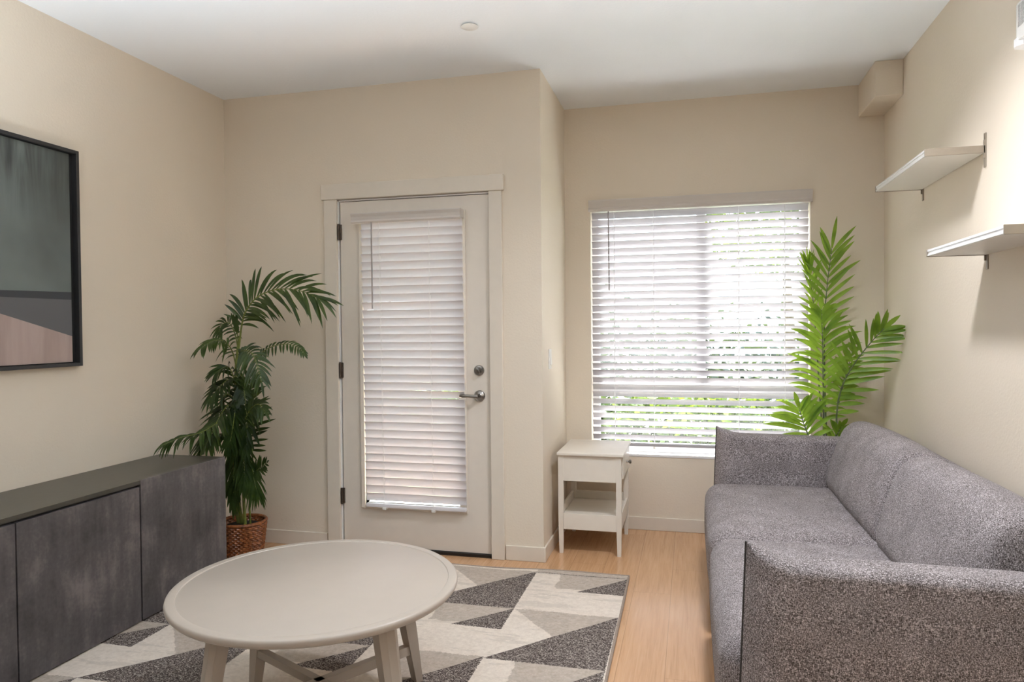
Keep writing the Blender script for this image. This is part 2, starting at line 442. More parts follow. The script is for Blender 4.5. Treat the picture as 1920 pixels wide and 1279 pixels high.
w = MB(); w.tube([(-1.772, 3.777, 1.915), (-1.772, 3.776, 1.70), (-1.771, 3.776, 1.420)], .004, 8); w.build('tilt_wand', M_wand, b, True)

# ------------------------------------------------------------------ window
wn = bpy.data.objects.new('window_1', None); C.objects.link(wn); wn.location = (.035, YW+.1, WZ0); tag(wn, kind='structure')
y0, y1 = YW+.088, YW+.138; ft = .045; RZ0, RZ1 = .855, .965; MX = .068
w = MB()
w.box((WX0, y0, WZ0+.004), (WX0+ft, y1, WZ1), .003); w.box((WX1-ft, y0, WZ0+.004), (WX1, y1, WZ1), .003)
w.box((WX0+ft, y0, WZ0+.004), (WX1-ft, y1, WZ0+.055), .003); w.box((WX0+ft, y0, WZ1-ft), (WX1-ft, y1, WZ1), .003)
w.box((WX0+ft, y0, RZ0), (WX1-ft, y1, RZ1), .003)
w.build('window_frame', M_vinyl, wn)
w = MB(); w.box((MX-.032, y0+.004, RZ1), (MX+.022, y1-.004, WZ1-ft), .003); w.build('meeting_rail', M_vinyl, wn)
box((MX+.022, y0+.022, RZ1), (WX1-ft, y0+.027, WZ1-ft)).build('glass_pane', M_glass, wn)
box((WX0+ft, y0+.022, RZ1), (MX-.032, y0+.027, WZ1-ft)).build('glass_pane', M_glass, wn)
box((WX0+ft, y0+.022, WZ0+.055), (WX1-ft, y0+.027, RZ0)).build('glass_pane', M_glass, wn)
box((WX0+ft, y1-.006, RZ1), (MX-.032, y1-.0055, WZ1-ft)).build('insect_screen', M_screen, wn)

# ------------------------------------------------------------------ light switch, cover plate, alarm
s = thing('light_switch', 'white rocker light switch on the narrow return wall left of the window', 'light switch', (XC, 4.07, 1.12))
box((XC, 4.033, 1.062), (XC+.005, 4.107, 1.177), .002).build('wall_plate', M_plastic, s)
mb = MB(); mb.box((-.0035, -.0165, -.033), (.0035, .0165, .033), .001)
for v in mb.bm.verts: v.co = Matrix.Rotation(R(-6), 3, 'Y') @ v.co + Vector((XC+.006, 4.070, 1.12))
mb.build('rocker', M_plastic, s)

s = MB(); s.lathe([(.001, ZC), (.030, ZC), (.030, ZC-.006), (.040, ZC-.006), (.041, ZC-.008), (.038, ZC-.010), (.001, ZC-.0105)], (-1.001, 3.225, 0), 40)
o = s.build('sprinkler_cover', M_plastic, None, True); tag(o, 'small round white sprinkler cover plate on the ceiling', 'sprinkler')

a = thing('fire_alarm', 'white fire alarm sounder with strobe high on the right wall', 'alarm', (XR, 2.68, 2.30))
box((XR-.012, 2.590, 2.238), (XR, 2.775, 2.372), .004).build('back_plate', M_plastic, a)
w = MB(); w.prism([(XR-.012, 2.768), (XR-.046, 2.752), (XR-.050, 2.735), (XR-.050, 2.640), (XR-.012, 2.600)], 2.244, 2.366, 2); body = w.build('sounder_body', M_plastic, a)
M_grille = plain('grey_sounder_grille', (.42, .40, .38), .5, var=.3, scale=250)
w = MB()
for k in range(8): w.box((XR-.0515, 2.650+k*.010, 2.285), (XR-.0495, 2.655+k*.010, 2.358))
w.build('sounder_grille', M_grille, body)
w = MB(); w.prism([(XR-.012, 2.775), (XR-.046, 2.764), (XR-.054, 2.748), (XR-.052, 2.730), (XR-.040, 2.715), (XR-.012, 2.712)], 2.226, 2.252, 2); w.build('strobe_lens', M_vinyl, a)

# ------------------------------------------------------------------ wall shelves
M_alu = plain('pale_aluminium_edge', (.74, .73, .72), .3, .25, var=.03)
M_bracket = plain('taupe_metal_bracket', (.36, .31, .25), .42, .5, var=.05)
M_shelf = plain('white_shelf_board', (.72, .69, .64), .4, var=.01)
def shelf(name_label, y0, y1, xf, z0, z1, zb0, zb1):
    t = thing('wall_shelf', name_label, 'shelf', (XR, (y0+y1)/2, z0), 'white shelves on the right wall')
    box((xf+.008, y0+.006, z0), (XR-.004, y1-.006, z1), .001).build('board', M_shelf, t)
    w = MB(); h = z1 - z0
    w.box((xf, y0+.006, z0+.001), (xf+.008, y1-.006, z0+h*.30), .0008); w.box((xf, y0+.006, z0+h*.66), (xf+.008, y1-.006, z1), .0008)
    w.box((xf+.003, y0+.006, z0+h*.28), (xf+.008, y1-.006, z0+h*.68)); w.build('edge_strip', M_alu, t)
    for (ya, yb) in ((y0, y0+.006), (y1-.006, y1)):
        w = MB(); w.box((xf-.003, ya, z0-.002), (XR-.004, yb, z1+.001), .001)
        c = (ya + yb) / 2 + (.006 if ya == y0 else -.006)
        w.box((XR-.004, c-.010, zb0), (XR, c+.010, zb1), .0015)
        w.box((XR-.010, ya, z0-.022), (XR-.002, yb, z1+.022), .001)
        w.build('bracket', M_bracket, t)
shelf('upper white wall shelf with grey brackets high on the right wall', 3.125, 3.905, .896, 1.964, 1.990, 1.908, 2.040)
shelf('lower white wall shelf running out of the right edge, above the sofa', 2.40, 3.120, .900, 1.568, 1.594, 1.512, 1.644)

# ------------------------------------------------------------------ framed picture
def art_mat():
    m, nt, out = node_mat('abstract_grey_green_print'); b = NB(nt)
    tc = b.n('ShaderNodeTexCoord'); sp = b.n('ShaderNodeSeparateXYZ'); b.l(tc.outputs['Object'], sp.inputs[0])
    y, z = sp.outputs[1], sp.outputs[2]
    n = b.noise(b.coord((1, 1, 1)), 2.2, 3)
    streak = b.noise(b.coord((1, 7, .8)), 1.6, 4, .6, .5)
    f = b.math('ADD', b.math('MULTIPLY', n, .8), b.math('MULTIPLY', b.math('SUBTRACT', y, 2.3), -.35))
    sky = b.ramp(f, [(.22, (.11, .125, .118)), (.45, (.18, .21, .20)), (.66, (.27, .36, .33))])
    # pale drape creases at the top
    fold = b.math('MULTIPLY', b.math('GREATER_THAN', z, 1.75), b.math('MULTIPLY', b.math('SUBTRACT', z, 1.75), 3.6), clamp=True)
    sky = b.mix(b.math('MULTIPLY', fold, b.ramp(streak, [(.38, (.95, .95, .95)), (.62, (.1, .1, .1))])), sky, (.05, .055, .052))
    # dark ledge and grey slope
    ledge = b.math('LESS_THAN', z, b.math('ADD', 1.478, b.math('MULTIPLY', b.math('SUBTRACT', y, 2.34), .02)))
    sky = b.mix(ledge, sky, (.055, .058, .065))
    low = b.math('LESS_THAN', z, 1.450)
    sky = b.mix(low, sky, (.125, .125, .130))
    pink = b.math('LESS_THAN', z, b.math('ADD', 1.385, b.math('MULTIPLY', b.math('SUBTRACT', y, 2.335), -.28)))
    pc = b.ramp(streak, [(.3, (.36, .27, .24)), (.7, (.46, .36, .33))])
    col = b.mix(pink, sky, pc)
    b.bsdf(out, col, .42, 0, None, .35); return m
p = thing('framed_picture', 'large black framed grey green abstract print on the left wall', 'picture', (XL, 2.04, 1.144))
PY0, PY1, PZ0, PZ1 = 1.34, 2.742, 1.143, 2.140; fr = .016; dp = .034
w = MB()
w.box((XL, PY0, PZ0), (XL+dp, PY0+fr, PZ1), .0015); w.box((XL, PY1-fr, PZ0), (XL+dp, PY1, PZ1), .0015)
w.box((XL, PY0+fr, PZ0), (XL+dp, PY1-fr, PZ0+fr), .0015); w.box((XL, PY0+fr, PZ1-fr), (XL+dp, PY1-fr, PZ1), .0015)
w.build('picture_frame', M_black, p)
box((XL+.002, PY0+fr, PZ0+fr), (XL+.006, PY1-fr, PZ1-fr)).build('backing_board', plain('black_backing', (.012, .012, .012), .6), p)
box((XL+.006, PY0+fr, PZ0+fr+.004), (XL+.014, PY1-fr-.022, PZ1-fr-.004)).build('print', art_mat(), p)

# ------------------------------------------------------------------ sideboard
s = thing('sideboard', 'low dark grey concrete look sideboard along the left wall', 'cabinet', (-2.58, 2.34, .012))
box((XL+.014, 1.445, .012), (-2.392, 3.243, .622)).build('carcass', plain('dark_carcass', (.032, .03, .029), .5), s)
box((XL+.014, 1.440, .622), (-2.372, 3.247, .640), .001).build('top_panel', M_top, s)
for y0, y1, zt in ((1.450, 2.047, .612), (2.053, 2.646, .612), (2.655, 3.247, .6405)):
    box((-2.390, y0, .016), (-2.370, y1, zt) if zt < .62 else (-2.3705, y1, zt), .0012).build('door', M_conc, s)

# ------------------------------------------------------------------ rug
random.seed(3)
def rug():
    t = thing('area_rug', 'beige and charcoal triangle pattern rug under the round coffee table', 'rug', (-1.35, 2.2, 0))
    nx, ny = 84, 120; bm = bmesh.new(); X0, X1, Y0 = -2.392, -.306, .55
    def far(f): return 3.725 - (1-f)*.075 + .010*math.sin(f*17) * (.4 + .6*f)
    def edge(f, g): 
        x = X0 + (X1 + .012*math.sin(g*5)*(1-g) - .012*(g**6) - X0) * f; return x
    grid = []
    for j in range(ny+1):
        g = j/ny; row = []
        for i in range(nx+1):
            f = i/nx; y = Y0 + (far(f) - Y0) * g
            row.append((edge(f, g), y, .009 + .0012*math.sin(f*31+g*12)*math.sin(g*23)))
        grid.append(row)
    top = [[bm.verts.new(p) for p in r] for r in grid]
    for j in range(ny):
        for i in range(nx): bm.faces.new((top[j][i], top[j][i+1], top[j+1][i+1], top[j+1][i]))
    rim = [top[0][i] for i in range(nx+1)] + [top[j][nx] for j in range(1, ny+1)] + [top[ny][i] for i in range(nx-1, -1, -1)] + [top[j][0] for j in range(ny-1, 0, -1)]
    low = [bm.verts.new((v.co.x, v.co.y, .0005)) for v in rim]; n = len(rim)
    for i in range(n): bm.faces.new((rim[i], low[i], low[(i+1) % n], rim[(i+1) % n]))
    bm.faces.new(low[::-1])
    path = [v.co.copy() for v in rim]
    m = MB(); m.bm.free(); m.bm = bm; m.build('pile', M_rug, t)
    ed = [p + Vector((0, 0, -.003)) for p in path[:nx+1][-1:] + path[nx+1:nx+1+ny+nx]]
    MB().tube([(p.x, p.y, .0068) for p in ed], .0062, 8).build('edge_binding', M_bind, t, True)
rug()

# ------------------------------------------------------------------ coffee table
TC = Vector((-1.191, 2.100, 0)); TR = .4575; TZ = .480
t = thing('coffee_table', 'round off-white coffee table with splayed legs on the rug', 'table', TC)
w = MB()
w.lathe([(.001, TZ-.030), (TR-.03, TZ-.030), (TR-.010, TZ-.027), (TR-.002, TZ-.018), (TR, TZ-.010), (TR-.002, TZ-.003), (TR-.006, TZ),
         (TR-.030, TZ), (TR-.032, TZ-.0022), (TR-.0345, TZ-.0022), (TR-.037, TZ-.0003), (.001, TZ-.0003)], TC, 128)
w.build('tabletop', M_tablewhite, t, True)
ang0 = 58
for k in range(4):
    a = R((58, 154, 238, 335)[k]); rd = Vector((math.cos(a), math.sin(a), 0)); tg = Vector((-rd.y, rd.x, 0))
    rings = []
    for z, r, wt, wr in ((TZ-.030, .318, .036, .030), (.20, .362, .031, .024), (.0108, .396, .023, .015)):
        c = TC + rd*r + Vector((0, 0, z))
        rings.append([c - tg*wt + rd*wr*.55, c - tg*wt*.72 - rd*wr, c + tg*wt*.72 - rd*wr, c + tg*wt + rd*wr*.55, c + tg*wt*.45 + rd*wr, c - tg*wt*.45 + rd*wr])
    MB().loft(rings).build('leg', M_tablewhite, t)
for k in range(2):
    a = R((58, 154.5)[k]); rd = Vector((math.cos(a), math.sin(a), 0)); tg = Vector((-rd.y, rd.x, 0))
    rings = []
    for q in (-.362, -.12, .12, .362):
        c = TC + rd*q + Vector((0, 0, .138 + (.0015 if k else -.0015)))
        h = .013 if k else .016; wd = .014
        rings.append([c - tg*wd - Vector((0, 0, h)), c + tg*wd - Vector((0, 0, h)), c + tg*wd + Vector((0, 0, h)), c - tg*wd + Vector((0, 0, h))])
    MB().loft(rings).build('stretcher', M_tablewhite, t)

# ------------------------------------------------------------------ nightstand
nX0, nX1, nY0, nY1, nZ = -.746, -.384, 4.035, 4.515, .585
t = thing('nightstand', 'small white nightstand with drawer and open shelf below the window', 'nightstand', (-.565, 4.275, 0))
box((nX0-.006, nY0-.012, nZ-.018), (nX1+.014, nY1+.008, nZ), .004, 3).build('top', M_white, t, True)
lw = .030
for x in (nX0, nX1-lw):
    for y in (nY0, nY1-lw):
        cx, cy = x+lw/2, y+lw/2; rr = []
        for z, h in ((.0, .0105), (.08, .0125), (.22, lw/2), (nZ-.018, lw/2)):
            rr.append([Vector((cx-h, cy-h, z)), Vector((cx+h, cy-h, z)), Vector((cx+h, cy+h, z)), Vector((cx-h, cy+h, z))])
        MB().loft(rr).build('leg', M_white, t)
w = MB()
w.box((nX0+lw, nY0+.004, nZ-.165), (nX1-lw, nY0+.018, nZ-.018)); w.box((nX0+lw, nY1-.018, nZ-.165), (nX1-lw, nY1-.004, nZ-.018)); w.box((nX0+.004, nY0+lw, nZ-.165), (nX0+.018, nY1-lw, nZ-.018))
w.box((nX1-.02, nY0+lw, nZ-.165), (nX1-.006, nY1-lw, nZ-.150)); w.box((nX0+.018, nY0+lw, nZ-.163), (nX1-.02, nY1-lw, nZ-.155))
w.build('drawer_case', M_white, t)
dr = box((nX1-.010, nY0+lw+.003, nZ-.147), (nX1+.008, nY1-lw-.003, nZ-.022), .002).build('drawer', M_white, t)
MB().lathe([(.001, 0), (.006, 0), (.005, .012), (.012, .018), (.013, .024), (.009, .029), (.001, .030)], (nX1+.008, 4.275, nZ-.085), 20, 'x').build('knob', M_metal, dr, True)
w = MB()
w.box((nX0+.006, nY0+.006, .200), (nX1-.006, nY1-.006, .214), .001)
w.build('shelf', M_white, t)
w = MB()
w.box((nX0+lw, nY0+.004, .140), (nX1-lw, nY0+.018, .232), .001); w.box((nX0+lw, nY1-.018, .140), (nX1-lw, nY1-.004, .262), .001)
w.box((nX0+.004, nY0+lw, .140), (nX0+.018, nY1-lw, .262), .001); w.box((nX1-.018, nY0+lw, .140), (nX1-.004, nY1-lw, .232), .001)
w.build('shelf_rail', M_white, t)

# ------------------------------------------------------------------ sofa
def cushion(half, r, n=10, k=5):
    r = Vector(r) if isinstance(r, tuple) else Vector((r, r, r))
    """rounded cushion as a bmesh, centred at the origin"""
    bm = bmesh.new()
    def axis(h, r):
        a = [-h + r*(i/k)**1.15 for i in range(k)]
        c = [-h + r + (2*h - 2*r)*i/n for i in range(n+1)]
        return a + c + [-v for v in a[::-1]]
    A = [axis(h, q) for h, q in zip(half, r)]
    for ax in range(3):
        u, v = (ax+1) % 3, (ax+2) % 3
        for sg in (-1, 1):
            g = []
            for a in A[u]:
                row = []
                for c in A[v]:
                    p = [0, 0, 0]; p[ax] = sg*half[ax]; p[u] = a; p[v] = c
                    q = Vector([max(-(half[i]-r[i]), min(half[i]-r[i], p[i])) for i in range(3)])
                    d_ = Vector([(p[i]-q[i])/r[i] for i in range(3)]).normalized()
                    row.append(bm.verts.new(q + Vector([d_[i]*r[i] for i in range(3)])))
                g.append(row)
            for i in range(len(g)-1):
                for j in range(len(g[0])-1):
                    f = (g[i][j], g[i+1][j], g[i+1][j+1], g[i][j+1])
                    bm.faces.new(f)
    bmesh.ops.remove_doubles(bm, verts=bm.verts, dist=1e-5)
    return bm
def from_bm(bm):
    m = MB(); m.bm.free(); m.bm = bm; return m
s = thing('sofa', 'grey woven two seat sofa against the right wall', 'sofa', (.6, 3.06, 0))
SY0, SY1 = 1.865, 4.190                     # outer faces of the arms
AT = .130
# base
w = MB(); w.box((.10, SY0+.05, .05), (1.085, SY1-.05, .24), .02, 3); w.build('base', M_fabric, s, True)
for x in (.17, 1.03):
    for y in (SY0+.10, SY1-.10):
        MB().lathe([(.001, 0), (.016, 0), (.022, .055), (.001, .055)], (x, y, 0), 16).build('foot', M_dark, s, True)
# back frame
w = from_bm(cushion((.075, (SY1-SY0)/2-.04, .32), .05)); 
for v in w.bm.verts: v.co += Vector((1.012, (SY0+SY1)/2, .41))
w.build('back_frame', M_fabric, s, True)
ymid = 3.035
for ya, yb in ((SY0+AT-.006, ymid-.004), (ymid+.004, SY1-AT+.006)):
    hx, hy, hz = .405, (yb-ya)/2, .150
    bm = cushion((hx, hy, hz), .075)
    for v in bm.verts:
        x, y, z = v.co; wx = max(0, 1-(x/hx)**2); wy = max(0, 1-(y/hy)**4)
        if z > 0: z += .020*wx**.6*wy*(z/hz)
        if x < 0: x -= .012*max(0, 1-(z/hz)**2)*wy
        v.co = Vector((x + .075 + hx, y + (ya+yb)/2, z + .445-.150))
    from_bm(bm).build('seat_cushion', M_fabric, s, True)
for i, (ya, yb) in enumerate(((SY0+AT+.075, ymid+.004), (ymid+.020, SY1-AT+.02))):
    hx, hy, hz = .125, (yb-ya)/2, .212
    bm = cushion((hx, hy, hz), (.095, .045, .095))
    rot = Matrix.Rotation(R(19), 3, 'Y')
    for v in bm.verts:
        x, y, z = v.co; wy = max(0, 1-(y/hy)**4); wz = max(0, 1-(z/hz)**2)
        if x < 0: x -= .022*wy*wz
        if z > 0: z += .012*max(0, 1-(y/hy)**2)*(z/hz)
        x += .006*math.sin(y*9+z*7)*wz
        v.co = rot @ Vector((x, y, z)) + Vector((.852, (ya+yb)/2, .584))
    from_bm(bm).build('back_cushion', M_fabric, s, True)
def arm(yc):
    """slab arm, a pinched seam down its front edge that ends in a small ear"""
    mb = MB(); rings = []; X0, X1 = .138, 1.06; path = []
    us = [0, .004, .012, .025, .045, .07, .10, .14, .2, .3, .45, .6, .75, .88, .96, 1]
    for u in us:
        dx = u*(X1-X0)
        ht = AT/2*(1-(1-min(dx/.095, 1))**2.6)*(1 if u < .97 else .9) + .004
        zt = .708 - .012*u + .038*max(0, 1-dx/.11)**1.25
        z0 = .06; ring = []
        # cross-section: rounded top, straight sides
        prof = []
        rt = min(.035, ht)
        for k in range(7):
            a = math.pi/2*k/6; prof.append((ht - rt + rt*math.cos(a), zt - rt*.8 + rt*.8*math.sin(a)))
        side = [(ht, z0 + (zt - rt*.8 - z0)*f) for f in (0, .25, .5, .75)]
        half = side + prof
        full = half + [(-y, z) for y, z in half[::-1]]
        for y, z in full:
            lean = -.030*(1 - z/.75)*max(0, 1-dx/.5)
            bul = 1 + .06*math.sin(math.pi*min(1, max(0, (z-z0)/(zt-z0))))*(1 if abs(y) > .02 else 0)
            ring.append(Vector((X0 + dx + lean, yc + y*bul, z)))
        rings.append(ring)
    mb.loft(rings)
    o = mb.build('armrest', M_fabric, s, True)
    pts = []
    for k in range(25):
        z = .06 + (.744-.06)*k/24; pts.append((X0 - .030*(1 - z/.75) - .001, yc, z))
    MB().tube(pts, .0034, 8).build('piping', M_piping, o, True)
arm(SY0 + AT/2); arm(SY1 - AT/2)

# ------------------------------------------------------------------ palms
def spline(pts, n):
    P = [Vector(p) for p in pts]; P = [P[0]*2-P[1]] + P + [P[-1]*2-P[-2]]; out = []
    m = len(P)-3
    for k in range(n+1):
        f = k/n*m; i = min(int(f), m-1); t = f-i
        a, b_, c, d_ = P[i:i+4]
        out.append(.5*((2*b_) + (c-a)*t + (2*a-5*b_+4*c-d_)*t*t + (3*b_-3*c+d_-a)*t**3))
    return out
def limit_left(p):
    if p.y < 3.27 and p.x < -2.35: p.z = max(p.z, .645)
    elif p.z < .62 and p.x < -2.36 : p.y = max(p.y, 3.262)
    p.x = max(p.x, XL+.016); p.y = min(p.y, YB-.022); return p
def limit_right(p):
    p.x = min(p.x, XR-.012); p.y = min(p.y, YW-.040)
    if p.z < .745: p.y = max(p.y, 4.215)
    return p
def frond(parent, mat, stem_mat, pts, n, L, width, t0=.1, normal=(0, -1, .2), droop=.25, ang=(62, 30), sides=(1, -1), lim=None, rr=.0045, fold=.25, curl=0, seed=0, prof=None):
    rnd = random.Random(seed)
    N = Vector(normal).normalized(); S = spline(pts, 60)
    mb = MB(); step = []
    for i in range(0, 61, 4): step.append(S[i])
    rads = [rr*(1-.75*i/15) for i in range(16)]
    fr = None
    mb.tube([lim(p.copy()) for p in step], rads, 6)
    stem = mb.build('frond', [stem_mat, mat], parent, True)
    mb = MB()
    cnt = n
    for i in range(cnt+1):
        t = t0 + (1-t0)*i/cnt; k = t*60; i0 = min(int(k), 59); p = S[i0].lerp(S[i0+1], k-i0)
        tan = (S[min(i0+2, 60)] - S[max(i0-1, 0)]).normalized()
        side = tan.cross(N).normalized()
        f = (t-t0)/(1-t0)
        pl = (prof(f) if prof else min(1, .55+f*1.6)*(1-.45*max(0, f-.55)/.45))
        a = R(ang[0] + (ang[1]-ang[0])*f)
        for sd in (sides if i < cnt else (0,)):
            ln = L*pl*rnd.uniform(.86, 1.1)
            aa = a + R(rnd.uniform(-9, 9))
            dirv = (side*sd*math.sin(aa) + tan*math.cos(aa) + N*rnd.uniform(-.02, .22)).normalized()
            wd = width*rnd.uniform(.85, 1.15)
            wv = N.cross(dirv).normalized()
            dr = droop*rnd.uniform(.7, 1.35)
            prev = None; segs = 7
            for q in range(segs+1):
                g = q/segs
                c = p + dirv*ln*g*(1-.12*dr*g*g) + Vector((0, 0, -1))*dr*ln*g*g
                hw = wd*.5*(math.sin(math.pi*min(1, g*.94+.06))**.75)*(1-.25*g) + .0004
                if q == segs: hw = .0004
                lift = N*(-hw*fold)
                tri = [c - wv*hw - lift, c.copy(), c + wv*hw - lift]
                tri = [mb.bm.verts.new(lim(v)) for v in tri]
                if prev:
                    for z in range(2): mb.bm.faces.new((prev[z], prev[z+1], tri[z+1], tri[z]))
                prev = tri
    leaf = mb.build('leaflets', mat, stem, True)
    return stem
def pot(parent, c, r0, r1, h):
    # woven basket: upright stakes with strands passing in front of and behind them
    w = MB(); nrow = int(h/.0115); n = 26
    for k in range(nrow):
        z0 = .004 + k*h/nrow; z = z0 + h/nrow/2; r = r0 + (r1-r0)*z/h
        ring = []
        pts = []
        for i in range(n*4):
            a = 2*math.pi*i/(n*4); off = .0045*math.cos(a*n/1 + (math.pi if k % 2 else 0))
            pts.append((c[0]+(r+off)*math.cos(a), c[1]+(r+off)*math.sin(a), z))
        pts.append(pts[0]); w.tube(pts, h/nrow*.52, 6)
    for i in range(n):
        a = 2*math.pi*(i+.5)/n
        w.tube([(c[0]+r0*math.cos(a), c[1]+r0*math.sin(a), .002), (c[0]+r1*math.cos(a), c[1]+r1*math.sin(a), h)], .004, 5)
    w.tube([(c[0]+(r1+.002)*math.cos(2*math.pi*i/40), c[1]+(r1+.002)*math.sin(2*math.pi*i/40), h+.004) for i in range(41)], .0095, 8)
    o = w.build('wicker_pot', M_wicker, parent, True)
    w = MB(); w.lathe([(.001, .002), (r0-.008, .002), (r1-.012, h-.03), (r1-.03, h-.02), (.001, h-.012)], (c[0], c[1], 0), 32)
    w.build('soil', M_soil, o, True)
def stems(parent, mat, lists, lim):
    for pts, r in lists:
        S = spline(pts, 24); MB().tube([lim(p) for p in S], [r*(1-.4*i/24) for i in range(25)], 8).build('stem', mat, parent, True)

LP = (-2.545, 3.640)
t = thing('potted_palm', 'tall dark green palm in a brown wicker pot in the left corner', 'plant', (LP[0], LP[1], 0))
pot(t, LP, .105, .128, .185)
stems(t, M_stem, [
    ([(LP[0], LP[1], .14), (-2.582, 3.630, 0.429), (-2.572, 3.620, 0.743), (-2.549, 3.600, 1.055), (-2.528, 3.600, 1.239)], .011),
    ([(LP[0]+.03, LP[1]-.02, .14), (-2.528, 3.620, 0.433), (-2.519, 3.600, 0.747), (-2.529, 3.600, 0.993)], .009),
    ([(LP[0]+.05, LP[1], .14), (-2.484, 3.620, 0.342), (-2.446, 3.600, 0.564)], .006),
    ([(LP[0]-.03, LP[1]+.01, .14), (-2.624, 3.660, 0.421), (-2.619, 3.660, 0.736)], .012)], limit_left)
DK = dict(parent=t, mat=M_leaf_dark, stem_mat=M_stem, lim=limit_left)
frond(pts=[(-2.529, 3.600, 1.178), (-2.505, 3.600, 1.331), (-2.466, 3.590, 1.416), (-2.375, 3.570, 1.493), (-2.227, 3.540, 1.530), (-2.058, 3.500, 1.513), (-1.927, 3.460, 1.463)], n=26, L=.275, width=.021, t0=.17, normal=(.1, -.85, .45), ang=(64, 16), droop=.30, seed=1, rr=.006, **DK)
frond(pts=[(-2.505, 3.600, 0.993), (-2.451, 3.600, 1.086), (-2.401, 3.600, 1.153), (-2.315, 3.580, 1.202), (-2.195, 3.550, 1.224), (-2.101, 3.520, 1.207), (-2.047, 3.500, 1.169)], n=18, L=.060, width=.013, t0=.3, normal=(.1, -.7, .6), ang=(80, 30), droop=.35, seed=2, **DK)
frond(pts=[(-2.531, 3.580, 1.087), (-2.442, 3.500, 1.181), (-2.340, 3.440, 1.183), (-2.275, 3.400, 1.115), (-2.237, 3.380, 1.025)], n=16, L=.115, width=.017, t0=.2, normal=(.2, -.8, .5), ang=(80, 35), droop=.45, seed=3, **DK)
frond(pts=[(-2.553, 3.620, 1.053), (-2.568, 3.600, 1.178), (-2.587, 3.550, 1.240), (-2.612, 3.480, 1.242), (-2.627, 3.400, 1.202)], n=17, L=.115, width=.018, t0=.2, normal=(-.1, -.6, .7), ang=(85, 30), droop=.55, seed=4, **DK)
frond(pts=[(-2.553, 3.630, 1.208), (-2.587, 3.650, 1.285), (-2.629, 3.660, 1.345), (-2.672, 3.660, 1.339), (-2.687, 3.640, 1.295)], n=13, L=.10, width=.015, t0=.15, normal=(0, -.9, .3), ang=(75, 30), droop=.5, seed=5, **DK)
frond(pts=[(-2.447, 3.600, 0.503), (-2.451, 3.600, 0.656), (-2.452, 3.580, 0.812), (-2.443, 3.560, 0.936), (-2.411, 3.550, 1.022)], n=19, L=.18, width=.019, t0=.18, normal=(-.05, -1, .1), ang=(84, 40), droop=.02, seed=6, **DK)
frond(pts=[(-2.562, 3.600, 0.746), (-2.556, 3.520, 0.811), (-2.551, 3.420, 0.785), (-2.562, 3.300, 0.752), (-2.598, 3.200, 0.743), (-2.637, 3.120, 0.716)], n=24, L=.125, width=.017, t0=.12, normal=(-.1, -.6, .75), ang=(72, 28), droop=.6, seed=7, **DK)
frond(pts=[(-2.549, 3.600, 0.839), (-2.544, 3.520, 0.878), (-2.556, 3.450, 0.811), (-2.553, 3.380, 0.732), (-2.549, 3.320, 0.675)], n=20, L=.17, width=.020, t0=.12, normal=(-.2, -.75, .5), ang=(75, 30), droop=.35, seed=8, **DK)
frond(pts=[(-2.470, 3.620, 0.343), (-2.444, 3.600, 0.472), (-2.382, 3.560, 0.513), (-2.304, 3.520, 0.560)], n=12, L=.095, width=.013, t0=.25, normal=(.1, -.9, .3), ang=(80, 30), droop=.05, seed=9, **DK)
frond(pts=[(-2.460, 3.600, 0.564), (-2.427, 3.570, 0.494), (-2.401, 3.550, 0.438), (-2.381, 3.540, 0.390)], n=12, L=.13, width=.016, t0=.1, normal=(0, -.9, .2), ang=(45, 20), droop=.5, seed=10, **DK)
frond(pts=[(-2.537, 3.580, 0.933), (-2.489, 3.500, 0.836), (-2.476, 3.460, 0.752), (-2.469, 3.420, 0.661)], n=15, L=.13, width=.019, t0=.1, normal=(0, -.95, .2), ang=(55, 20), droop=.35, seed=11, **DK)
frond(pts=[(-2.547, 3.600, 0.993), (-2.541, 3.520, 1.023), (-2.560, 3.460, 0.980), (-2.586, 3.420, 0.924)], n=15, L=.12, width=.018, t0=.1, normal=(-.1, -.7, .6), ang=(75, 30), droop=.45, seed=12, **DK)
frond(pts=[(-2.521, 3.600, 1.055), (-2.460, 3.550, 0.952), (-2.432, 3.530, 0.789), (-2.431, 3.520, 0.639)], n=18, L=.13, width=.022, t0=.08, normal=(.3, -.9, .1), ang=(50, 22), droop=.4, seed=13, **DK)
frond(pts=[(-2.555, 3.620, 0.743), (-2.507, 3.580, 0.642), (-2.474, 3.560, 0.540), (-2.469, 3.550, 0.435)], n=16, L=.13, width=.020, t0=.08, normal=(.2, -.9, .1), ang=(50, 20), droop=.4, seed=14, **DK)
frond(pts=[(-2.591, 3.640, 0.677), (-2.572, 3.600, 0.560), (-2.560, 3.580, 0.440), (-2.555, 3.570, 0.319)], n=18, L=.12, width=.022, t0=.08, normal=(.1, -.95, 0), ang=(40, 18), droop=.45, seed=15, **DK)
frond(pts=[(-2.528, 3.600, 1.239), (-2.527, 3.590, 1.285), (-2.523, 3.580, 1.337)], n=3, L=.10, width=.024, t0=.5, normal=(0, -1, .1), ang=(18, 8), droop=.0, seed=16, **DK)
frond(pts=[(-2.559, 3.620, 0.867), (-2.615, 3.630, 0.927), (-2.651, 3.620, 0.912), (-2.673, 3.600, 0.836), (-2.695, 3.580, 0.776)], n=16, L=.11, width=.017, t0=.1, normal=(-.2, -.8, .5), ang=(70, 30), droop=.4, seed=17, **DK)

